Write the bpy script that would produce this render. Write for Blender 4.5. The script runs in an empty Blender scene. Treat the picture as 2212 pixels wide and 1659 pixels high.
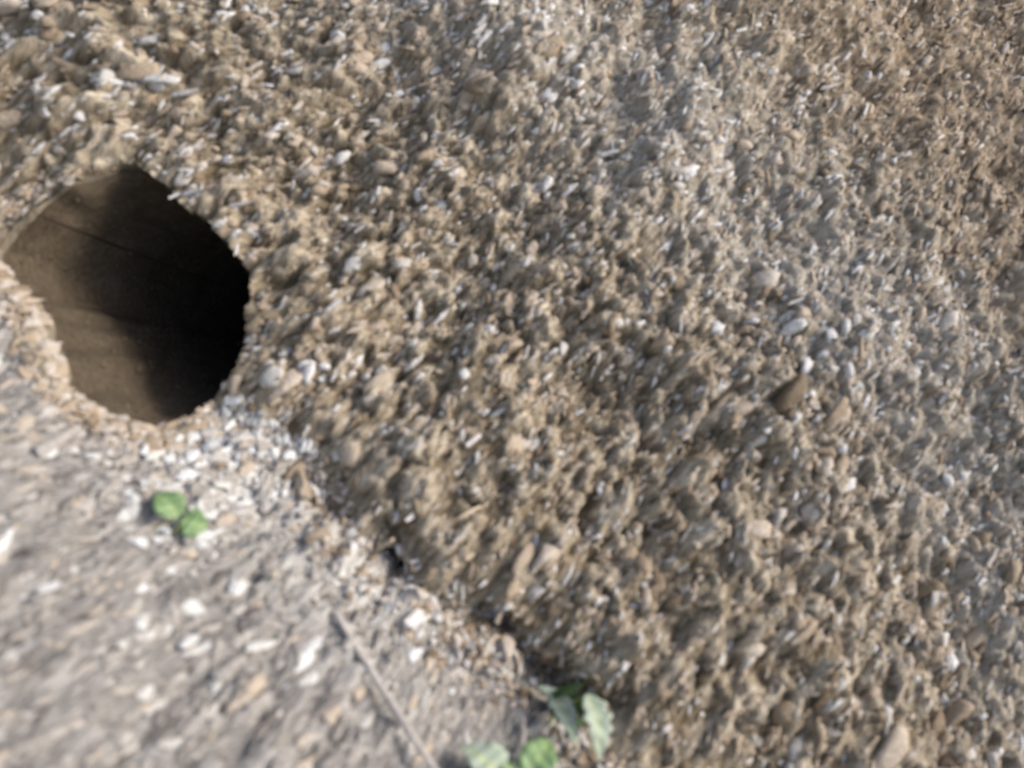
import bpy, math, random
import numpy as np
from mathutils import Vector, Matrix, Quaternion

S = bpy.context.scene
C = S.collection
rng = np.random.default_rng(7)
random.seed(7)
R = math.radians

# ------------------------------------------------------------------ camera
PITCH, ROLL = R(25), R(34)
CAM = np.array([0.0, -0.31, 0.25])
FPX = 1671.0                                    # focal length for a frame 2212 wide
fw = np.array([0, math.cos(PITCH), -math.sin(PITCH)])
r0 = np.array([1.0, 0, 0])
u0 = np.array([0, math.sin(PITCH), math.cos(PITCH)])
ix = math.cos(ROLL) * r0 + math.sin(ROLL) * u0
iy = -math.sin(ROLL) * r0 + math.cos(ROLL) * u0
cd = bpy.data.cameras.new('camera'); cam = bpy.data.objects.new('camera', cd); C.objects.link(cam)
m = Matrix.Identity(4)
for i in range(3):
    m[i][0], m[i][1], m[i][2], m[i][3] = ix[i], iy[i], -fw[i], CAM[i]
cam.matrix_world = m
cd.sensor_width = 36; cd.lens = 36 * FPX / 2212
cd.clip_start = 0.01; cd.clip_end = 500
cd.dof.use_dof = True; cd.dof.focus_distance = 0.95; cd.dof.aperture_fstop = 6.5
S.camera = cam

# ------------------------------------------------------------------ light (soft overcast daylight)
SUN_EL, SUN_AZ = R(56), R(82)                   # high, from the right
w = bpy.data.worlds.new('World'); S.world = w; w.use_nodes = True
nt = w.node_tree; nt.nodes.clear()
sky = nt.nodes.new('ShaderNodeTexSky'); sky.sky_type = 'NISHITA'; sky.sun_disc = False
sky.sun_elevation = SUN_EL; sky.sun_rotation = SUN_AZ; sky.air_density = 1.0; sky.dust_density = 4.0; sky.ozone_density = 1.0
bg = nt.nodes.new('ShaderNodeBackground'); bg.inputs[1].default_value = 0.10
ow = nt.nodes.new('ShaderNodeOutputWorld')
nt.links.new(sky.outputs[0], bg.inputs[0]); nt.links.new(bg.outputs[0], ow.inputs[0])
sd = bpy.data.lights.new('sun', 'SUN'); sd.energy = 1.6; sd.angle = R(22); sd.color = (1, .95, .87)
sun = bpy.data.objects.new('sun', sd); C.objects.link(sun)
sdir = Vector((math.sin(SUN_AZ) * math.cos(SUN_EL), math.cos(SUN_AZ) * math.cos(SUN_EL), math.sin(SUN_EL)))
sun.rotation_euler = sdir.to_track_quat('Z', 'Y').to_euler()
S.view_settings.view_transform = 'Standard'; S.view_settings.look = 'None'
S.view_settings.exposure = 1.0; S.view_settings.use_white_balance = True; S.view_settings.white_balance_temperature = 6750; S.view_settings.gamma = 1; S.view_settings.use_curve_mapping = False

# ------------------------------------------------------------------ noise
_tab = np.random.default_rng(3).random((256, 256, 4)).astype(np.float32)
def vnoise(x, y, ch=0):
    xi = np.floor(x).astype(int); yi = np.floor(y).astype(int)
    fx = x - xi; fy = y - yi
    fx = fx * fx * (3 - 2 * fx); fy = fy * fy * (3 - 2 * fy)
    T = _tab[..., ch]
    a = T[xi & 255, yi & 255]; b = T[(xi + 1) & 255, yi & 255]
    c = T[xi & 255, (yi + 1) & 255]; d = T[(xi + 1) & 255, (yi + 1) & 255]
    return ((a * (1 - fx) + b * fx) * (1 - fy) + (c * (1 - fx) + d * fx) * fy) * 2 - 1
def worley(x, y, seed=0):
    """distance to the nearest scattered point and that point's random tone"""
    xi = np.floor(x).astype(int); yi = np.floor(y).astype(int)
    best = np.full(x.shape, 9.0); tone = np.zeros(x.shape)
    for i in (-1, 0, 1):
        for j in (-1, 0, 1):
            a = (xi + i + seed * 17) & 255; b = (yi + j + seed * 31) & 255
            dx = xi + i + _tab[a, b, 0] - x; dy = yi + j + _tab[a, b, 1] - y
            d = dx * dx + dy * dy; k = d < best
            best = np.where(k, d, best); tone = np.where(k, _tab[a, b, 2], tone)
    return np.sqrt(best), tone
def grain(x, s):
    """coordinates along the common lie of the chips and casts"""
    la = np.radians(10 + 30 * sstep(-.05, -.42, x) * sstep(-.02, .2, s)); lc, ls = np.cos(la), np.sin(la)
    return x * lc - s * ls, x * ls + s * lc
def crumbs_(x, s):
    """relief of the crumbs in the soil (metres) and their tone, paler towards each tip"""
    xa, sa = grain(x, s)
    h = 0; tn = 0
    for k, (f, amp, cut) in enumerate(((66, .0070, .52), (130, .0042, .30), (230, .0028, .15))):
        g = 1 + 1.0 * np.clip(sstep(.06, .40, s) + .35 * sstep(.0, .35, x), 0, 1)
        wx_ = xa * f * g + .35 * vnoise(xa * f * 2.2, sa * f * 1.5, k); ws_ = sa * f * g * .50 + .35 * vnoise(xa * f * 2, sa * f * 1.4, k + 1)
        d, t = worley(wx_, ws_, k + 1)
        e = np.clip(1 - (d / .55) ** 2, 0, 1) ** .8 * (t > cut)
        h = h + e * amp * (.4 + .9 * t) / g; tn = np.maximum(tn, e * (.25 + .75 * t) * (1, .8, .6)[k])  # tone differs per crumb and gets paler with its height
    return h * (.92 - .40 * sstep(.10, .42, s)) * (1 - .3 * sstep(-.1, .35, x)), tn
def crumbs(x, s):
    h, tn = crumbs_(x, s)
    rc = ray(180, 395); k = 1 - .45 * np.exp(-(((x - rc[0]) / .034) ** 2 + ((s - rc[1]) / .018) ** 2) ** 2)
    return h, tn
def sstep(a, b, t):
    t = np.clip((t - a) / (b - a), 0, 1); return t * t * (3 - 2 * t)

# ------------------------------------------------------------------ terrain profile: s < 0 ground, s > 0 bank
SL = R(50); TOP = 2.2
def prof(s):
    s = np.asarray(s, float)
    up = np.clip(s, 0, TOP); over = np.clip(s - TOP, 0, None)
    y = np.where(s < 0, s, up * math.cos(SL) + over)
    z = np.where(s < 0, 0, up * math.sin(SL))
    return y, z
def ray(px, py):                                # picture point (2212 x 1659 frame) -> (x, s) on the plain profile
    d = fw + ix * ((px - 1106) / FPX) + iy * ((829.5 - py) / FPX)
    t = (0 - CAM[2]) / d[2] if d[2] < 0 else 1e9
    y = CAM[1] + d[1] * t
    if t < 1e8 and y < 0: return CAM[0] + d[0] * t, y
    tn = math.tan(SL)
    t = (CAM[2] - tn * CAM[1]) / (tn * d[1] - d[2])
    return CAM[0] + d[0] * t, (CAM[1] + d[1] * t) / math.cos(SL)
OUT = [(232, 365), (262, 345), (312, 368), (400, 450), (470, 505), (545, 600), (538, 680), (530, 750), (500, 830), (440, 895), (385, 925), (330, 915),
       (250, 895), (180, 850), (125, 770), (90, 700), (30, 620), (-20, 540), (30, 505), (100, 455), (160, 418), (200, 388)]
HP = np.array([ray(*p) for p in OUT])
HC = np.array(ray(330, 640))
_a = np.arctan2(HP[:, 1] - HC[1], HP[:, 0] - HC[0]); _r = np.hypot(HP[:, 0] - HC[0], HP[:, 1] - HC[1])
_o = np.argsort(_a); _a = _a[_o]; _r = _r[_o]
_a = np.concatenate([_a - 2 * np.pi, _a, _a + 2 * np.pi]); _r = np.tile(_r, 3)
def wob(a):
    return 1 + .035 * vnoise(np.cos(a) * 2.2 + 9, np.sin(a) * 2.2 + 9) + .022 * vnoise(np.cos(a) * 7 + 30, np.sin(a) * 7 + 30, 1)
def hole_q(x, s):
    a = np.arctan2(s - HC[1], x - HC[0]); r = np.hypot(x - HC[0], s - HC[1])
    return r / (np.interp(a, _a, _r) * wob(a)), a
band = np.array([ray(1020, 0), ray(1500, 330), ray(1850, 680), ray(2080, 1080), ray(2212, 1330)])
def band_d(x, s):
    d = np.full(np.shape(x), 9.0)
    for A, B in zip(band[:-1], band[1:]):
        v = B - A; t = np.clip(((x - A[0]) * v[0] + (s - A[1]) * v[1]) / (v @ v), 0, 1)
        d = np.minimum(d, np.hypot(x - A[0] - t * v[0], s - A[1] - t * v[1]))
    return d
crev = [(ray(796, 1242), .026, .013), (ray(1050, 1372), .012, .012), (ray(830, 1195), .008, .012), (ray(770, 1225), .012, .010),
        (ray(1560, 590), .0, .004), (ray(1180, 1500), .012, .016), (ray(1335, 605), .006, .006)]
def rustf(x, s):
    return sstep(.03, .16, s - np.interp(x, band[:, 0], band[:, 1])) * sstep(-.1, .1, x) * .9
_F = np.array([ray(*p) for p in [(450, 905), (590, 1000), (700, 1110), (745, 1205), (810, 1258), (900, 1315), (1030, 1385), (1130, 1455), (1210, 1550), (1330, 1690)]])
_o = np.argsort(_F[:, 0]); _F = _F[_o]
def foot(x):
    f = np.interp(x, np.concatenate([[-.5], _F[:, 0], [_F[-1, 0] + .3]]), np.concatenate([[0], _F[:, 1], [-.005]]))
    return f + .002 * vnoise(x * 40, x * 0 + 1.5) + .002 * vnoise(x * 110, x * 0 + 8)
_rb = np.array([ray(470, 930), ray(560, 1060), ray(690, 1180), ray(780, 1300)])
def rubble(x, s):
    """pale crumbled strip below the right lip of the burrow"""
    d = np.full(np.shape(x), 9.0)
    for A, B in zip(_rb[:-1], _rb[1:]):
        v = B - A; t = np.clip(((x - A[0]) * v[0] + (s - A[1]) * v[1]) / (v @ v), 0, 1)
        d = np.minimum(d, np.hypot(x - A[0] - t * v[0], s - A[1] - t * v[1]))
    return np.exp(-(d / .034) ** 2)
def surf(x, s, cut=True):
    """world position of the displaced surface at (x, s), and the hole coordinate"""
    x = np.asarray(x, float); s = np.asarray(s, float)
    ft = foot(x) * np.exp(-np.clip(s, 0, None) / .25)
    s2 = s - ft
    y, z = prof(s2)
    y = y + ft
    near = 1 / (1 + (np.hypot(x, s) / 2.5) ** 2)
    wall = sstep(-.004, .01, s2)
    g = 1 - wall
    # ground: gentle lumps; bank: rough broken relief
    hg = .006 * vnoise(x * 9, s * 9) + .003 * vnoise(x * 31, s * 31, 1) + .0012 * vnoise(x * 110, s * 110, 2)
    hw = (.016 * vnoise(x * 7 + 5, s * 7) + .008 * vnoise(x * 21, s * 19, 1) + .0050 * vnoise(x * 62, s * 52, 2)
          + .0026 * vnoise(x * 150, s * 130, 3))
    ch, _ = crumbs(x, s)
    hw = hw * (1 - .45 * sstep(.2, .6, s)) + .003 * np.exp(-((s2 - .03) / .03) ** 2)
    far = sstep(3, 20, np.hypot(x, s))
    xa, sa = grain(x, s)
    hg = hg + .0012 * vnoise(xa * 210, sa * 75, 1) + .0010 * vnoise(xa * 420, sa * 150, 2) + .0022 * vnoise(xa * 80, sa * 45, 3)
    hg = hg + .45 * ch * sstep(-.5, .4, vnoise(x * 17, s * 17, 3)) + .35 * ch * rubble(x, s) + .005 * rubble(x, s)
    hw = hw + ch * sstep(0, .01, s2) * 1.15
    h = (g * hg + wall * hw * sstep(-.004, .06, s2) ** .7 + (g * .5 + wall * .2) * .009 * np.exp(-((s2 + .003) / .012) ** 2) * (1 + .8 * vnoise(x * 55, s * 55, 2))) * near + far * 1.2 * vnoise(x * .05, s * .05, 2)
    ny, nz = -math.sin(SL), math.cos(SL)
    y = y + wall * h * ny; z = z + g * h + wall * h * nz
    for (cx, cs), dep, rad in crev:
        e = np.exp(-(((x - cx) / (rad * 1.3)) ** 2 + ((s - cs) / (rad * .7)) ** 2) ** 1.5)
        y = y + dep * e * 1.5; z = z - dep * e * .4
    # crumbly bevel round the burrow, then the burrow itself
    q, a = hole_q(x, s)
    rim = np.exp(-((q - 1.0) / .13) ** 2)
    z = z - rim * .003
    return x, y, z, q
def normal_at(x, s):
    e = .002
    ax = np.array(surf(x + e, s)[:3]) - np.array(surf(x - e, s)[:3])
    b = np.array(surf(x, s + e)[:3]) - np.array(surf(x, s - e)[:3])
    n = np.cross(ax.T, b.T); return n / (np.linalg.norm(n, axis=1, keepdims=True) + 1e-12)

# ------------------------------------------------------------------ materials
def new_mat(name):
    mt = bpy.data.materials.new(name); mt.use_nodes = True
    t = mt.node_tree; t.nodes.clear()
    o = t.nodes.new('ShaderNodeOutputMaterial'); b = t.nodes.new('ShaderNodeBsdfPrincipled')
    t.links.new(b.outputs[0], o.inputs[0]); return mt, t, b
def ramp(t, stops, mode='LINEAR'):
    r = t.nodes.new('ShaderNodeValToRGB'); e = r.color_ramp.elements; r.color_ramp.interpolation = mode
    while len(e) < len(stops): e.new(.5)
    for k, (p, c) in enumerate(stops): e[k].position = p; e[k].color = (*c, 1)
    return r
def noise(t, vec, scale, detail=4, rough=.6):
    n = t.nodes.new('ShaderNodeTexNoise'); n.inputs['Scale'].default_value = scale
    n.inputs['Detail'].default_value = detail; n.inputs['Roughness'].default_value = rough
    t.links.new(vec, n.inputs['Vector']); return n
def stretched(t, ang, sx, sy):
    tc = t.nodes.new('ShaderNodeTexCoord'); mp = t.nodes.new('ShaderNodeMapping')
    mp.inputs['Rotation'].default_value = ang; mp.inputs['Scale'].default_value = (sx, sy, sy)
    t.links.new(tc.outputs['Object'], mp.inputs[0]); return mp.outputs[0]
def mix(t, f, a, b, mode='MIX'):
    x = t.nodes.new('ShaderNodeMix'); x.data_type = 'RGBA'; x.blend_type = mode
    if isinstance(f, float): x.inputs[0].default_value = f
    else: t.links.new(f, x.inputs[0])
    for k, v in ((6, a), (7, b)):
        if isinstance(v, tuple): x.inputs[k].default_value = (*v, 1)
        else: t.links.new(v, x.inputs[k])
    return x.outputs[2]
def bump(t, b, h, dist, st=1.0):
    n = t.nodes.new('ShaderNodeBump'); n.inputs['Distance'].default_value = dist; n.inputs['Strength'].default_value = st
    t.links.new(h, n.inputs['Height']); t.links.new(n.outputs[0], b.inputs['Normal'])

def dirt(name, dark, mid, pale, rough=.85, crumb=None, band=None, rub=None, rust=None):
    mt, t, b = new_mat(name)
    ga = t.nodes.new('ShaderNodeAttribute'); ga.attribute_name = 'grain'
    mp = t.nodes.new('ShaderNodeMapping'); mp.inputs['Scale'].default_value = (1.15, .20, 1); t.links.new(ga.outputs['Vector'], mp.inputs[0])
    v = mp.outputs[0]
    n1 = noise(t, v, 45, 5, .65); n2 = noise(t, v, 260, 4, .75); n3 = noise(t, v, 800, 2, .6)
    r1 = ramp(t, [(.30, dark), (.52, mid), (.72, pale)]); t.links.new(n1.outputs[0], r1.inputs[0])
    r2 = ramp(t, [(.34, dark), (.5, mid), (.66, pale)]); t.links.new(n2.outputs[0], r2.inputs[0])
    c = mix(t, .65, r1.outputs[0], r2.outputs[0])
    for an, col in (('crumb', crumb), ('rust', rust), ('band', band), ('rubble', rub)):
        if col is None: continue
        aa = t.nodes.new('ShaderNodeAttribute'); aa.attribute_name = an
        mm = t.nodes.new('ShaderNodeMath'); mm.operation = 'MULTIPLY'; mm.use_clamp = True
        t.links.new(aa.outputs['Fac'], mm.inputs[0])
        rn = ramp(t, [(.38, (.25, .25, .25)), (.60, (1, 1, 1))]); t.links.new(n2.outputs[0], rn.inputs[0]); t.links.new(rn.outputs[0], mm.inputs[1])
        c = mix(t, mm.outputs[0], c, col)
    t.links.new(c, b.inputs['Base Color']); b.inputs['Roughness'].default_value = rough
    b.inputs['Specular IOR Level'].default_value = .25
    a = t.nodes.new('ShaderNodeMath'); a.operation = 'MULTIPLY_ADD'; a.inputs[1].default_value = .4
    t.links.new(n3.outputs[0], a.inputs[0]); t.links.new(n2.outputs[0], a.inputs[2])
    bump(t, b, a.outputs[0], .0045, 1.0)
    return mt
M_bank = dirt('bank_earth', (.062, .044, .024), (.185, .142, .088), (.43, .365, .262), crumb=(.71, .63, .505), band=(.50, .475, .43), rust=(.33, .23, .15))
M_lip = dirt('lip_earth', (.20, .16, .11), (.36, .31, .235), (.54, .48, .39))
M_ground = dirt('ground_earth', (.078, .074, .071), (.245, .234, .222), (.50, .48, .455), crumb=(.50, .48, .455), rub=(.62, .61, .58))
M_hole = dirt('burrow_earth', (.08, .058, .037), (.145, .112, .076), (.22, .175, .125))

BANKCOL = [(0, (.10, .07, .042)), (.22, (.19, .14, .09)), (.45, (.33, .26, .185)), (.66, (.45, .37, .285)), (.82, (.52, .455, .385)), (.93, (.55, .54, .52)), (1, (.68, .68, .68))]
GRNDCOL = [(0, (.10, .09, .085)), (.12, (.17, .155, .15)), (.4, (.29, .275, .26)), (.68, (.43, .41, .385)), (.765, (.50, .42, .33)), (.775, (.50, .47, .44)), (.9, (.60, .62, .61)), (1, (.72, .74, .76))]
def stone_mat(name, cols, kind):
    mt, t, b = new_mat(name)
    at = t.nodes.new('ShaderNodeAttribute'); at.attribute_name = 'tone'; at.attribute_type = kind
    r = ramp(t, cols); t.links.new(at.outputs['Fac'], r.inputs[0])
    tc = t.nodes.new('ShaderNodeTexCoord')
    g = t.nodes.new('ShaderNodeNewGeometry')
    n = noise(t, g.outputs['Position'], 420, 4, .7)
    rr = ramp(t, [(.3, (.62, .58, .52)), (.6, (1, 1, 1)), (.8, (1.0, 1.0, 1.0))]); t.links.new(n.outputs[0], rr.inputs[0])
    c = mix(t, .8, r.outputs[0], rr.outputs[0], 'MULTIPLY')
    t.links.new(c, b.inputs['Base Color']); b.inputs['Roughness'].default_value = .62
    b.inputs['Specular IOR Level'].default_value = .35
    bump(t, b, n.outputs[0], .0012, .8)
    return mt
M_bs = stone_mat('bank_stones', BANKCOL, 'GEOMETRY'); M_gs = stone_mat('ground_stones', GRNDCOL, 'GEOMETRY')
M_bo = stone_mat('bank_stone', BANKCOL, 'OBJECT'); M_go = stone_mat('ground_stone', GRNDCOL, 'OBJECT')

# ------------------------------------------------------------------ mesh helpers
def mesh_np(name, co, faces, mat, smooth=True):
    """co (n,3); faces (f,k) all the same size"""
    me = bpy.data.meshes.new(name); k = faces.shape[1]
    me.vertices.add(len(co)); me.vertices.foreach_set('co', co.astype(np.float32).ravel())
    me.loops.add(faces.size); me.loops.foreach_set('vertex_index', faces.astype(np.int32).ravel())
    me.polygons.add(len(faces)); me.polygons.foreach_set('loop_start', np.arange(0, faces.size, k, dtype=np.int32))
    me.polygons.foreach_set('loop_total', np.full(len(faces), k, np.int32))
    me.polygons.foreach_set('use_smooth', np.full(len(faces), smooth))
    me.update(calc_edges=True); me.validate(); me.materials.append(mat); return me
def put_grain(me, g):
    at = me.attributes.new('grain', 'FLOAT_VECTOR', 'POINT')
    at.data.foreach_set('vector', np.concatenate([g, np.zeros((len(g), 1))], 1).astype(np.float32).ravel())
def link(name, me, parent=None, kind=None, loc=None):
    o = bpy.data.objects.new(name, me); C.objects.link(o)
    if parent: o.parent = parent
    if kind: o['kind'] = kind
    if loc is not None: o.location = loc
    return o
def tag(o, label, cat, group=None):
    o['label'] = label; o['category'] = cat
    if group: o['group'] = group
    return o
def empty(name, loc, label, cat, group=None):
    return tag(link(name, None, loc=loc), label, cat, group)

# ------------------------------------------------------------------ terrain
def graded(lo, hi, step, far):
    c = list(np.arange(lo, hi, step)); d = step
    a = c[0]; L = []
    while a > -far: d *= 1.12; a -= d; L.append(a)
    d = step; b = c[-1]; H = []
    while b < far: d *= 1.12; b += d; H.append(b)
    return np.array(L[::-1] + c + H)
gx = graded(-.50, .54, .0016, 60); gs = graded(-.19, .68, .0016, 60)
X, T = np.meshgrid(gx, gs, indexing='ij')
wx, wy, wz, Q = surf(X, T)
co = np.stack([wx, wy, wz], -1).reshape(-1, 3)
nx, ns = X.shape
I = np.arange(nx * ns).reshape(nx, ns)
F = np.stack([I[:-1, :-1], I[1:, :-1], I[1:, 1:], I[:-1, 1:]], -1).reshape(-1, 4)
cs = (T[:-1, :-1] - foot(X[:-1, :-1]) + .001).reshape(-1); cq = Q[:-1, :-1].reshape(-1)
_gx, _gs = grain(X, T); GR = np.stack([_gx, _gs], -1).reshape(-1, 2)
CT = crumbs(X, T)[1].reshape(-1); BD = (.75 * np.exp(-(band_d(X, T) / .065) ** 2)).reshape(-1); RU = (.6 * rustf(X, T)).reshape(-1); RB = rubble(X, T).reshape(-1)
def sub(name, mask, mat, parent=None, kind=None):
    f = F[mask]; u, inv = np.unique(f, return_inverse=True)
    me = mesh_np(name, co[u], inv.reshape(f.shape), mat)
    put_grain(me, GR[u])
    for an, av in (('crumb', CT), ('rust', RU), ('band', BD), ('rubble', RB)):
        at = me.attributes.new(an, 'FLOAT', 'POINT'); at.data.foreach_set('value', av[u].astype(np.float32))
    return link(name, me, parent, kind)
ground = sub('ground', (cs < 0) & (cq >= 1.06), M_ground, kind='structure')
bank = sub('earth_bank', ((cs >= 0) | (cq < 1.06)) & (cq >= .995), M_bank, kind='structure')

# the burrow: a tapering tunnel swept back into the bank, with a packed earth lip
NT = 220
TH = np.linspace(-math.pi, math.pi, NT, endpoint=False)
RR = np.interp(TH, _a, _r) * wob(TH)
LOW = sstep(.42, .85, .5 - .5 * np.sin(TH + .35))                # 1 on the lower left side of the mouth
def ring(q, L, lump=0.0, seed=0.0, rnd=0.0):
    RR_ = RR if rnd == 0 else RR * (1 - rnd) + RS * rnd
    qq = q * (1 + lump * vnoise(np.cos(TH) * 3 + L * 40 + 20, np.sin(TH) * 3 + 20) + lump * .6 * vnoise(np.cos(TH) * 9 + L * 110 + 40, np.sin(TH) * 9 + 40, 1))
    x = HC[0] + np.cos(TH) * RR_ * qq; s_ = HC[1] + np.sin(TH) * RR_ * qq
    px, py, pz, _ = surf(x, s_)
    return np.stack([px + .13 * L, py + .90 * L, pz - .40 * L], -1)
def sweep(name, rings, mat, parent, cap=False):
    co_ = np.concatenate(rings); n = len(rings); f = []
    a = np.arange(NT); b_ = (a + 1) % NT
    for i in range(n - 1): f.append(np.stack([i * NT + a, i * NT + b_, (i + 1) * NT + b_, (i + 1) * NT + a], -1))
    me = mesh_np(name, co_, np.concatenate(f), mat)
    put_grain(me, np.stack([np.tile(TH * .06, n), np.repeat(np.arange(n) * .030, NT)], -1))
    return link(name, me, parent)
def flatten(rg):                                # smooth the ring a little along its run
    k = np.array([1, 4, 8, 10, 8, 4, 1.0]); k /= k.sum()
    return sum(np.roll(rg, j - 3, 0) * k[j] for j in range(7))
RS = RR.copy()
for _ in range(12): RS = (np.roll(RS, 6) + np.roll(RS, -6) + 2 * RS) / 4
rings = []
for i in range(60):
    t = i / 59; L = .004 + .34 * t ** 1.2
    q = .99 - .20 * t ** .7 - .79 * max(0, (t - .8) / .2) ** 2
    rings.append(flatten(ring(max(q, .01), L, .03 + .03 * t, 3, min(1, t * 3.5))))
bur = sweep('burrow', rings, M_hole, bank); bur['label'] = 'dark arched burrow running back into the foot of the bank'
BV = np.concatenate(rings[2:44]); bi = rng.integers(0, len(BV), 900)
up_ = np.array([0, -.35, .94])
W = 1.02 + (.22 + .05 * vnoise(np.cos(TH) * 3 + 50, np.sin(TH) * 3 + 50)) * LOW ** 1.3; HT = (.0005 + .0040 * LOW ** 1.3)[:, None]
lr = []
for f_, hh, L in ((1.0, -.6, 0), (.8, .25, 0), (.55, .8, 0), (.3, 1.0, .0005), (.1, .9, .0015), (-.05, .4, .003), (-.1, -.1, .006)):
    rg = ring(1 + (W - 1) * f_, L, .012, 3)
    nz_ = .0018 * vnoise(np.cos(TH) * 9 + f_ * 9 + 60, np.sin(TH) * 9 + 60, 2) + .0020 * vnoise(np.cos(TH) * 28 + f_ * 22 + 90, np.sin(TH) * 28 + 90, 1)
    lr.append(flatten(rg) + up_ * (HT * hh + (nz_ * LOW)[:, None]))
lq = rng.uniform(1.0, 1.25, 2600); lt = rng.integers(0, NT, 2600); lk = rng.random(2600) < LOW[lt] ** .8; lq, lt = lq[lk], lt[lk]
lip_xs = (HC[0] + np.cos(TH[lt]) * RR[lt] * lq, HC[1] + np.sin(TH[lt]) * RR[lt] * lq); lip_h = .0036 * LOW[lt] ** 1.3 * np.clip((1.26 - lq) / .12, 0, 1)
lip = sweep('burrow_lip', lr, M_lip, bank); lip['label'] = 'pale packed earth lip round the burrow mouth'

# ------------------------------------------------------------------ stones
def ico(level):
    import bmesh
    bm = bmesh.new(); bmesh.ops.create_icosphere(bm, subdivisions=level, radius=1)
    v = np.array([p.co[:] for p in bm.verts]); f = np.array([[q.index for q in p.verts] for p in bm.faces]); bm.free()
    return v, f
ICO1, ICO2 = ico(1), ico(2)
def rocky(v, seed, amp):
    g = np.random.default_rng(seed); v = v.copy()
    for _ in range(11):                          # chip flat facets off the ball
        n = g.normal(size=3); n /= np.linalg.norm(n); d = g.uniform(.42, .8)
        e = v @ n - d; v -= np.where(e > 0, e, 0)[:, None] * n
    return v * (1 + g.normal(size=(len(v), 1)) * amp)
V1 = [rocky(ICO1[0], k, .17) for k in range(12)]
V2 = [rocky(ICO2[0], k + 50, .07) for k in range(14)]
def lean(x, s):
    """lie of the long chips: degrees of lean from straight upslope towards +x"""
    return 10 + 30 * sstep(-.05, -.42, x) * sstep(-.02, .2, s) + 6 * vnoise(x * 6, s * 6)
def frames(x, s, jit):
    n = normal_at(x, s)
    base = np.where((s > 0)[:, None], np.array([0, -math.sin(SL), math.cos(SL)]), np.array([0, 0, 1.0]))
    n = n * .45 + base * .55; n /= np.linalg.norm(n, axis=1, keepdims=True)
    a = np.radians(lean(x, s) + rng.normal(size=len(x)) * jit)
    up = np.where((s > 0)[:, None], np.array([0, math.cos(SL), math.sin(SL)]), np.array([0, 1.0, 0]))
    t = up * np.cos(a)[:, None] + np.array([1.0, 0, 0]) * np.sin(a)[:, None]
    t = t - n * (t * n).sum(1, keepdims=True); t /= np.linalg.norm(t, axis=1, keepdims=True)
    return n, t, np.cross(n, t)
def sample(n, s0, s1, x0=-.50, x1=.54):
    return rng.uniform(x0, x1, n), rng.uniform(s0, s1, n)
def place(x, s, r, asp, flat, lift, jit):
    px, py, pz, q = surf(x, s)
    n, t, b = frames(x, s, jit)
    p = np.stack([px, py, pz], -1) + n * (r * flat * lift)[:, None]
    M = np.stack([t * (r * asp)[:, None], b * r[:, None], n * (r * flat)[:, None]], -1)   # columns
    return p, M
def joined(name, x, s, r, asp, flat, lift, jit, tone, tmpl, faces, mat, parent):
    p, M = place(x, s, r, asp, flat, lift, jit)
    k = rng.integers(0, len(tmpl), len(x))
    T = np.stack(tmpl)[k]
    co = np.einsum('nij,nvj->nvi', M, T) + p[:, None]
    nv = T.shape[1]
    f = faces[None] + (np.arange(len(x)) * nv)[:, None, None]
    me = mesh_np(name, co.reshape(-1, 3), f.reshape(-1, 3), mat, faces is ICO2[1])
    at = me.attributes.new('tone', 'FLOAT', 'POINT'); at.data.foreach_set('value', np.repeat(tone, nv).astype(np.float32))
    return link(name, me, parent, 'stuff')
def singles(name, x, s, r, asp, flat, lift, jit, tone, mat, parent):
    p, M = place(x, s, r, asp, flat, lift, jit)
    meshes = []
    for v in V2:
        meshes.append(mesh_np('stone', v, ICO2[1], mat, True))
    for i in range(len(x)):
        o = bpy.data.objects.new(name, meshes[i % len(meshes)]); C.objects.link(o); o.parent = parent
        A = Matrix.Identity(4)
        for a in range(3):
            for b in range(3): A[a][b] = M[i, a, b]
            A[a][3] = p[i, a]
        o.matrix_world = A; o['tone'] = float(tone[i])
def tones(x, s, lo=0., hi=1., wall=True):
    t = rng.beta(1.7, 1.5, len(x)) * (hi - lo) + lo
    if wall:
        bd = np.exp(-(band_d(x, s) / .055) ** 2)
        t = t + .08 + .10 * sstep(.1, -.15, x) - .10 * rustf(x, s) + .14 * bd + .07 * vnoise(x * 14, s * 14, 3) - .07 * sstep(.3, .5, s) * (1 - bd)
        t = np.where(rng.random(len(x)) < .03, rng.uniform(.86, 1, len(x)), t)
    return np.clip(t, 0, 1)
RC = ray(180, 395)
def clump(x, s, f=30, ch=0, thr=-.25):
    thr = thr + .8 * np.exp(-(((x - RC[0]) / .032) ** 2 + ((s - RC[1]) / .018) ** 2) ** 2)
    return vnoise(x * f, s * f * .8, ch) + .5 * vnoise(x * f * 2.3, s * f * 2, ch) + rng.normal(size=len(x)) * .25 > thr

# bank: chips past the limit, joined
x, s = sample(13500, -.03, .66)
q, _ = hole_q(x, s); k = (q > 1.05) & clump(x, s) & ((s > foot(x)) | ((q < 1.14) & (q > 1.1))); x, s = x[k], s[k]
r = np.exp(rng.normal(size=len(x)) * .42) * (.0022 - .0006 * sstep(.1, .45, s))
joined('embedded_chips', x, s, r, rng.uniform(1.1, 2.5, len(x)), rng.uniform(.7, 1.2, len(x)), rng.uniform(-.5, .2, len(x)), 20,
       tones(x, s), V2, ICO2[1], M_bs, bank)
x, s = sample(32000, -.03, .70)
q, _ = hole_q(x, s); k = (q > 1.03) & clump(x, s, thr=-1.9) & ((s > foot(x)) | ((q < 1.14) & (q > 1.1))); x, s = x[k], s[k]
r = np.exp(rng.normal(size=len(x)) * .3) * .0011
joined('coarse_grit', x, s, r, rng.uniform(1.8, 4.5, len(x)), np.full(len(x), .9), rng.uniform(-.4, .5, len(x)), 22,
       tones(x, s), V1, ICO1[1], M_bs, bank)
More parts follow.
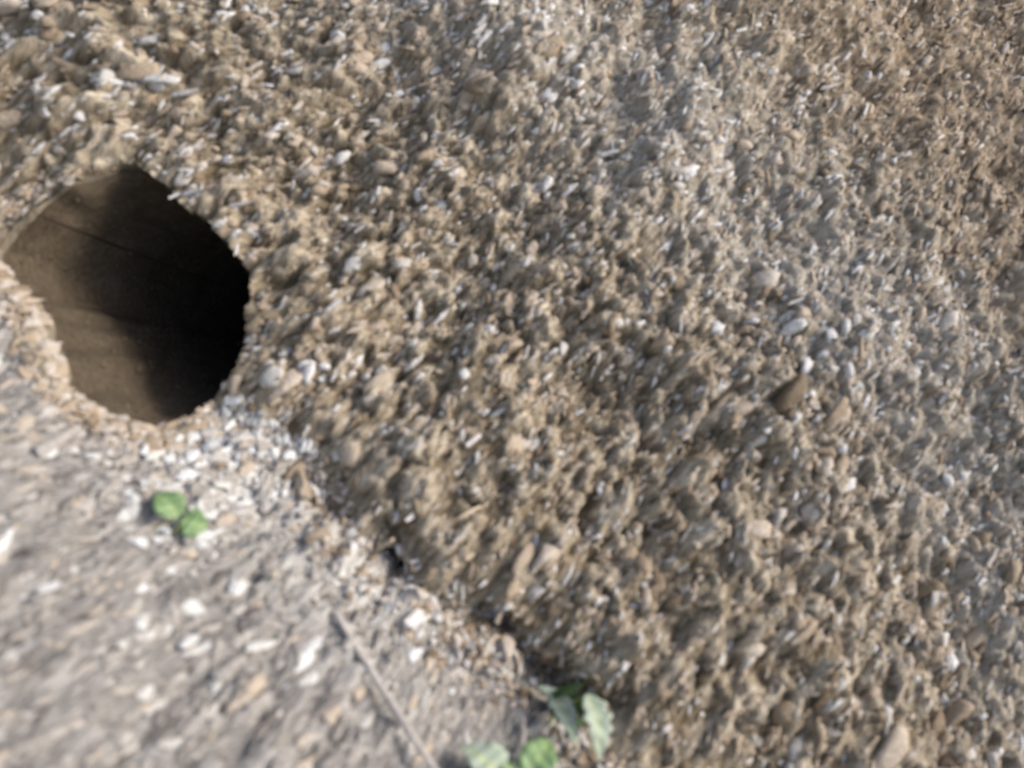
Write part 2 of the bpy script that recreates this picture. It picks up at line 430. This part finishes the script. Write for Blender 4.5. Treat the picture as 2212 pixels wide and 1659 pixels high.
# bank: the 300 largest, one by one
x, s = sample(700, .004, .50); q, _ = hole_q(x, s); k = (q > 1.08) & clump(x, s); x, s = x[k][:300], s[k][:300]
r = np.clip(np.exp(rng.normal(size=len(x)) * .3) * .0025, .0018, .0040) * (1 - .3 * sstep(.1, .5, s))
singles('stone', x, s, r, rng.uniform(1.1, 2.3, len(x)), rng.uniform(.55, .9, len(x)), rng.uniform(-.6, .0, len(x)), 24,
        np.clip(tones(x, s, .3, .95), 0, 1), M_bo, bank)
lr_ = np.exp(rng.normal(size=len(lq)) * .4) * .0016
joined('lip_grit', *lip_xs, lr_, rng.uniform(1.1, 2.6, len(lq)), np.full(len(lq), .7), lip_h / (lr_ * .7), 24,
       np.clip(tones(*lip_xs) * .7 + .2, 0, .86), V1, ICO1[1], M_bs, lip)
br = np.exp(rng.normal(size=len(bi)) * .45) * .0010; T1 = np.stack(V1)[rng.integers(0, 12, len(bi))] * br[:, None, None]
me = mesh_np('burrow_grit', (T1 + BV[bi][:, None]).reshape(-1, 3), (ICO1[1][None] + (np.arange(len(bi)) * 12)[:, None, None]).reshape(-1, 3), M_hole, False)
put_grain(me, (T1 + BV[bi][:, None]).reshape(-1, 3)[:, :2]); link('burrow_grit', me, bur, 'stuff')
# crumbs spilled along the foot of the bank
x = rng.uniform(-.26, .30, 5000); s = foot(x) + rng.normal(size=5000) * .009 - .004; q, _ = hole_q(x, s); k = q > 1.1; x, s = x[k], s[k]
r = np.exp(rng.normal(size=len(x)) * .45) * .0013
joined('spilled_crumbs', x, s, r, rng.uniform(1.0, 1.9, len(x)), rng.uniform(.6, .9, len(x)), rng.uniform(-.1, .8, len(x)), 40,
       tones(x, s), V1, ICO1[1], M_bs, bank)
# ground: fine gravel, then larger gravel, then 300 stones
x, s = sample(15000, -.20, .01); q, _ = hole_q(x, s); k = (q > 1.0) & (q > 1.12) & (s < foot(x) + .003); x, s = x[k], s[k]
r = np.exp(rng.normal(size=len(x)) * .4) * .0011
joined('fine_gravel', x, s, r, rng.uniform(1.6, 4.5, len(x)), np.full(len(x), .7), rng.uniform(-.3, .4, len(x)), 20,
       tones(x, s, 0, .85, False), V1, ICO1[1], M_gs, ground)
x, s = sample(3600, -.20, .01); q, _ = hole_q(x, s); k = (q > 1.04) & (q > 1.12) & (s < foot(x) + .003) & clump(x, s, 18, 2, -.3); x, s = x[k], s[k]
r = np.exp(rng.normal(size=len(x)) * .3) * .0021
joined('loose_gravel', x, s, r, rng.uniform(1.3, 3.2, len(x)), rng.uniform(.4, .7, len(x)), rng.uniform(-.4, .2, len(x)), 22,
       tones(x, s, .1, 1, False), V1, ICO1[1], M_gs, ground)
x, s = sample(30000, -.14, .01, -.32, -.06); k = rng.random(len(x)) < rubble(x, s) * .9; x, s = x[k], s[k]
q, _ = hole_q(x, s); k = q > 1.08; x, s = x[k], s[k]
r = np.exp(rng.normal(size=len(x)) * .45) * .0014
joined('rubble', x, s, r, rng.uniform(1.1, 2.2, len(x)), rng.uniform(.6, .9, len(x)), rng.uniform(-.2, .7, len(x)), 24,
       np.clip(tones(x, s, .45, 1.15, False), 0, 1), V1, ICO1[1], M_gs, ground)
x, s = sample(520, -.20, .0); q, _ = hole_q(x, s); k = (q > 1.1) & (q > 1.12) & (s < foot(x)); x, s = x[k][:280], s[k][:280]
r = np.clip(np.exp(rng.normal(size=len(x)) * .3) * .0025, .002, .0045)
singles('stone', x, s, r, rng.uniform(1.2, 2.8, len(x)), rng.uniform(.4, .65, len(x)), rng.uniform(-.4, .1, len(x)), 22,
        tones(x, s, .15, .9, False), M_go, ground)

# ------------------------------------------------------------------ things
def P(px, py, lift=0.0):
    """a point on the surface seen at (px, py), raised by lift towards the camera"""
    x, s = ray(px, py)
    p = np.array([float(v[0]) for v in surf(np.array([x]), np.array([s]))[:3]])
    d = p - CAM; L = np.linalg.norm(d)
    dd = fw + ix * ((px - 1106) / FPX) + iy * ((829.5 - py) / FPX); dd /= np.linalg.norm(dd)
    return Vector(CAM + dd * (L - lift))
def tube_mesh(name, pts, radii, mat, k=8):
    co, f = [], []
    pts = [Vector(p) for p in pts]
    for i, p in enumerate(pts):
        t = (pts[min(i + 1, len(pts) - 1)] - pts[max(i - 1, 0)]).normalized()
        a = t.orthogonal().normalized(); b = t.cross(a)
        for j in range(k):
            th = 2 * math.pi * j / k
            co.append(p + (a * math.cos(th) + b * math.sin(th)) * radii[i])
    for i in range(len(pts) - 1):
        for j in range(k):
            f.append((i * k + j, i * k + (j + 1) % k, (i + 1) * k + (j + 1) % k, (i + 1) * k + j))
    n = len(co); co += [pts[0], pts[-1]]
    for j in range(k):
        f.append((n, (j + 1) % k, j)); e = (len(pts) - 1) * k; f.append((n + 1, e + j, e + (j + 1) % k))
    me = bpy.data.meshes.new(name); me.from_pydata([tuple(c) for c in co], [], f); me.materials.append(mat)
    for p in me.polygons: p.use_smooth = True
    return me
def bez(a, b, c, n=8):
    return [a * (1 - t) ** 2 + b * 2 * t * (1 - t) + c * t * t for t in [i / (n - 1) for i in range(n)]]
def leaf_mesh(name, a, c, width, teeth, mat, sag=.15, twist=0., rnd=.5, fold=.25):
    """blade from a to c with a folded midrib, a toothed edge and real thickness"""
    L = (c - a).length; t = (c - a).normalized()
    view = (Vector(CAM) - (a + c) / 2).normalized() + Vector((0, 0, .8)); side = t.cross(view).normalized()
    side = Quaternion(t, twist) @ side; up = side.cross(t).normalized()
    nu, nv = 26, 7; co, f = [], []
    for i in range(nu):
        u = i / (nu - 1)
        wd = width * .5 * (math.sin(math.pi * min(1, u ** rnd)) ** .8 * .96 + .04 * (1 - u))
        wd *= 1 + teeth * (abs((u * 5.0) % 1 - .5) * 2 - .5) * math.sin(math.pi * u)
        mid = a + t * (L * u) + up * (L * sag * math.sin(math.pi * u)) - up * (L * sag * .8 * u * u)
        for j in range(nv):
            v = j / (nv - 1) * 2 - 1
            co.append(mid + side * (v * wd) + up * (abs(v) * wd * fold + wd * .10 * math.sin(u * 21 + v * 3)))
    for i in range(nu - 1):
        for j in range(nv - 1):
            q = i * nv + j; f.append((q, q + nv, q + nv + 1, q + 1))
    me = bpy.data.meshes.new(name); me.from_pydata([tuple(p) for p in co], [], f); me.materials.append(mat)
    uv = me.uv_layers.new(name='UVMap')
    for p in me.polygons:
        p.use_smooth = True
        for li in p.loop_indices:
            vi = me.loops[li].vertex_index; uv.data[li].uv = ((vi // nv) / (nu - 1), (vi % nv) / (nv - 1))
    return me
def leaf(parent, a, c, width, teeth, mat, **k):
    o = link('leaf', leaf_mesh('leaf', a, c, width, teeth, mat, **k), parent)
    md = o.modifiers.new('thickness', 'SOLIDIFY'); md.thickness = .0004
    return o
def child_local(root):
    for c in root.children: c.matrix_parent_inverse = Matrix.Translation(-root.location)
def leaf_mat(name, a, b_, rib):
    mt, t, b = new_mat(name)
    tc = t.nodes.new('ShaderNodeTexCoord'); sx = t.nodes.new('ShaderNodeSeparateXYZ'); t.links.new(tc.outputs['UV'], sx.inputs[0])
    n = noise(t, tc.outputs['Object'], 260, 4, .6)
    r = ramp(t, [(.3, a), (.7, b_)]); t.links.new(n.outputs[0], r.inputs[0])
    m1 = t.nodes.new('ShaderNodeMath'); m1.operation = 'SUBTRACT'; m1.inputs[1].default_value = .5; t.links.new(sx.outputs[1], m1.inputs[0])
    m2 = t.nodes.new('ShaderNodeMath'); m2.operation = 'ABSOLUTE'; t.links.new(m1.outputs[0], m2.inputs[0])
    r2 = ramp(t, [(.03, (1, 1, 1)), (.13, (0, 0, 0))]); t.links.new(m2.outputs[0], r2.inputs[0])
    c = mix(t, r2.outputs[0], r.outputs[0], rib)
    t.links.new(c, b.inputs['Base Color']); b.inputs['Roughness'].default_value = .5
    tr = t.nodes.new('ShaderNodeBsdfTranslucent'); t.links.new(c, tr.inputs[0])
    ms = t.nodes.new('ShaderNodeMixShader'); ms.inputs[0].default_value = .3
    o = [q for q in t.nodes if q.type == 'OUTPUT_MATERIAL'][0]
    t.links.new(b.outputs[0], ms.inputs[1]); t.links.new(tr.outputs[0], ms.inputs[2]); t.links.new(ms.outputs[0], o.inputs[0])
    bump(t, b, n.outputs[0], .0008, .6)
    return mt
G_bright = leaf_mat('bright_leaf', (.19, .33, .13), (.33, .48, .24), (.38, .52, .24))
G_grey = leaf_mat('greygreen_leaf', (.34, .43, .32), (.54, .61, .51), (.50, .58, .34))
G_dark = leaf_mat('dark_leaf', (.05, .10, .03), (.12, .20, .07), (.20, .28, .08))
def plain(name, c1, c2, sc=200, rough=.7):
    mt, t, b = new_mat(name); v = stretched(t, (0, 0, 0), 1, 1)
    n = noise(t, v, sc, 4, .6); r = ramp(t, [(.3, c1), (.7, c2)]); t.links.new(n.outputs[0], r.inputs[0])
    t.links.new(r.outputs[0], b.inputs['Base Color']); b.inputs['Roughness'].default_value = rough
    bump(t, b, n.outputs[0], .001, .7); return mt
M_stem = plain('green_stem', (.14, .16, .06), (.26, .30, .12))
M_dry = plain('dry_stem', (.36, .325, .30), (.56, .52, .48))
M_straw = plain('straw', (.40, .32, .22), (.60, .51, .38))

# sprout with two rounded seed leaves
b = P(372, 1158)
root = empty('sprout', b, 'small sprout with two rounded bright green leaves on the gravel below the burrow', 'sprout')
top = P(392, 1125, .006)
link('stem', tube_mesh('stem', bez(b, P(376, 1150, .006), top, 6), [.0008] * 6, M_stem), root)
leaf(root, P(385, 1118, .008), P(338, 1062, .011), .0125, .0, G_bright, rnd=.75, sag=.12)
leaf(root, P(392, 1122, .008), P(448, 1140, .010), .0120, .0, G_bright, rnd=.75, sag=.12, twist=.3)
child_local(root)

# weed at the foot of the bank
b = P(1185, 1570)
root = empty('weed', b, 'grey-green weed with narrow and toothed leaves rising at the foot of the stony bank', 'weed')
hub = P(1195, 1545, .012)
link('stem', tube_mesh('stem', bez(b, P(1190, 1560, .010), hub, 6), [.0011] * 6, M_stem), root)
for (p0, l0), (p1, l1), wd, te, mt_, tw in [
        (((1212, 1538), .020), ((1166, 1478), .024), .0085, .15, G_grey, .3),
        (((1192, 1512), .022), ((1246, 1596), .030), .0105, .20, G_grey, .1),
        (((1200, 1530), .012), ((1250, 1478), .012), .0090, .2, G_dark, -.4),
        (((1240, 1525), .012), ((1285, 1500), .014), .0070, .2, G_dark, .6),
        (((1268, 1500), .016), ((1300, 1640), .024), .0125, .55, G_grey, -.2),
        (((1215, 1560), .012), ((1262, 1560), .014), .0080, .3, G_dark, .5)]:
    A, B = P(*p0, l0), P(*p1, l1)
    leaf(root, A, B, wd, te, mt_, twist=tw, rnd=.72)
    if (A - hub).length > .004: link('leaf_stalk', tube_mesh('leaf_stalk', bez(hub, (hub + A) / 2 + Vector((0, 0, .003)), A, 5), [.0006] * 5, M_stem), root)
child_local(root)

# low rosette cut by the lower edge of the picture
b = P(1120, 1700)
root = empty('weed', b, 'low weed with broad bright green leaves at the bottom edge of the gravel', 'weed')
hub = P(1115, 1690, .008)
link('stem', tube_mesh('stem', bez(b, P(1118, 1696, .006), hub, 5), [.0012] * 5, M_stem), root)
for (p0, l0), (p1, l1), wd, te, mt_, tw in [
        (((1080, 1685), .010), ((1005, 1610), .016), .0170, .15, G_grey, .1),
        (((1135, 1690), .010), ((1190, 1592), .020), .0150, .25, G_bright, -.1),
        (((1100, 1700), .010), ((1092, 1642), .015), .0090, .3, G_bright, .4),
        (((1150, 1705), .010), ((1235, 1690), .018), .0110, .3, G_bright, .3),
        (((1085, 1720), .010), ((1030, 1760), .016), .0150, .2, G_bright, .3),
        (((1060, 1690), .008), ((985, 1680), .010), .0100, .2, G_dark, .3)]:
    A, B = P(*p0, l0), P(*p1, l1)
    leaf(root, A, B, wd, te, mt_, twist=tw, rnd=.7)
    link('leaf_stalk', tube_mesh('leaf_stalk', bez(hub, (hub + A) / 2 + Vector((0, 0, .002)), A, 5), [.0006] * 5, M_stem), root)
child_local(root)

def stick(name, pts, r, mat, label, cat, group=None, lift=.002):
    pp = [P(px, py, lift) for px, py in pts]
    o = link(name, None); me = tube_mesh(name, [p - pp[0] for p in pp], [r * (1 - .3 * i / len(pp)) * random.uniform(.85, 1.1) for i in range(len(pp))], mat, 8)
    bpy.data.objects.remove(o); o = link(name, me, loc=pp[0]); tag(o, label, cat, group); return o
stick('dry_stem', [(722, 1322), (742, 1352), (775, 1408), (810, 1462), (842, 1512), (872, 1560), (905, 1612), (950, 1680), (985, 1730)], .0017, M_dry,
      'long pale dry plant stem lying across the gravel towards the bottom edge', 'dry stem', lift=.011)
stick('twig', [(1128, 1545), (1132, 1590), (1128, 1640), (1136, 1700)], .0009, M_dry, 'short dry twig between the two weeds at the bottom', 'twig', lift=.006)
stick('straw', [(742, 1228), (775, 1208), (812, 1190), (848, 1166)], .0012, M_straw, 'short yellowish straw over the dark crack at the bank foot', 'straw', lift=.008)
stick('straw', [(920, 1160), (962, 1138), (1004, 1112), (1052, 1086)], .0010, M_straw, 'thin yellowish straw lying on the bank, up and right of the dark crack', 'straw', lift=.004)
stick('straw', [(905, 1560), (925, 1520), (950, 1482)], .0009, M_dry, 'short greyish straw on the gravel just right of the long dry stem', 'straw', lift=.003)

def loose(px, py, Lpx, asp, tone, label, ang=None, mat=None, seed=0, flat=.55):
    x, s = ray(px, py); p = P(px, py, .001); d = (p - Vector(CAM)).dot(Vector(fw)); r = Lpx / 2 / FPX * d / asp
    xs, ss = np.array([x]), np.array([s])
    n, t, b_ = frames(xs, ss, 0 if ang is None else 0)
    if ang: q = Quaternion(Vector(n[0]), R(ang)); t[0] = q @ Vector(t[0]); b_[0] = q @ Vector(b_[0])
    me = mesh_np('pebble', rocky(ICO2[1 - 1], 200 + seed, .04), ICO2[1], mat or M_go)
    o = link('pebble', me); A = Matrix.Identity(4)
    for i in range(3):
        A[i][0], A[i][1], A[i][2], A[i][3] = t[0][i] * r * asp, b_[0][i] * r, n[0][i] * r * flat, p[i] + n[0][i] * r * flat * .3
    o.matrix_world = A; o['tone'] = tone; tag(o, label, 'pebble'); return o
loose(105, 1278, 90, 1.9, .99, 'white pebble lying alone on the gravel near the left edge', seed=1)
loose(510, 1272, 62, 1.2, .93, 'pale bluish pebble on the gravel, left of the dark crack', seed=2)
loose(655, 1205, 66, 1.7, .96, 'white pebble on the gravel just below the bank foot, above the dark crack', seed=3)
loose(305, 1345, 66, 1.3, .90, 'pale grey-green pebble in the middle of the gravel below the sprout', seed=4)
loose(405, 1385, 60, 1.6, .95, 'small white pebble to the lower right of the grey-green pebble', seed=5)
loose(650, 1440, 105, 1.9, .98, 'largest white pebble on the gravel, up and left of the dry stem', seed=6)
loose(775, 1492, 62, 1.3, .76, 'orange tinted pebble touching the left side of the long dry stem', seed=7)
loose(545, 1490, 78, 1.4, .755, 'flat orange-brown pebble on the gravel, left of the big white one', seed=8)
loose(895, 1415, 60, 1.7, 1.0, 'small white pebble on the grey earth between dry stem and bank foot', seed=9)
loose(455, 975, 95, 1.5, .92, 'pale flat stone at the mouth of the burrow, just below its right lip', seed=10)
loose(735, 345, 62, 1.5, .97, 'bright white pebble stuck in the bank, up and right of the burrow', mat=M_bo, seed=11, flat=.8)
loose(1297, 1060, 46, 1.4, 1.0, 'bright white pebble stuck in the bank above the weeds, the lone one in brown earth', mat=M_bo, seed=12, flat=.8)
loose(880, 905, 42, 1.8, 1.0, 'small bluish white chip stuck in the bank right of the burrow lip', mat=M_bo, seed=13, flat=.8)
loose(1955, 1375, 60, 1.5, .97, 'white pebble stuck in the bank low on the right, the largest there', mat=M_bo, seed=14, flat=.8)
loose(1150, 1580, 70, 1.6, .60, 'buff stone lying under the upper weed at the bank foot', seed=15, flat=.7)
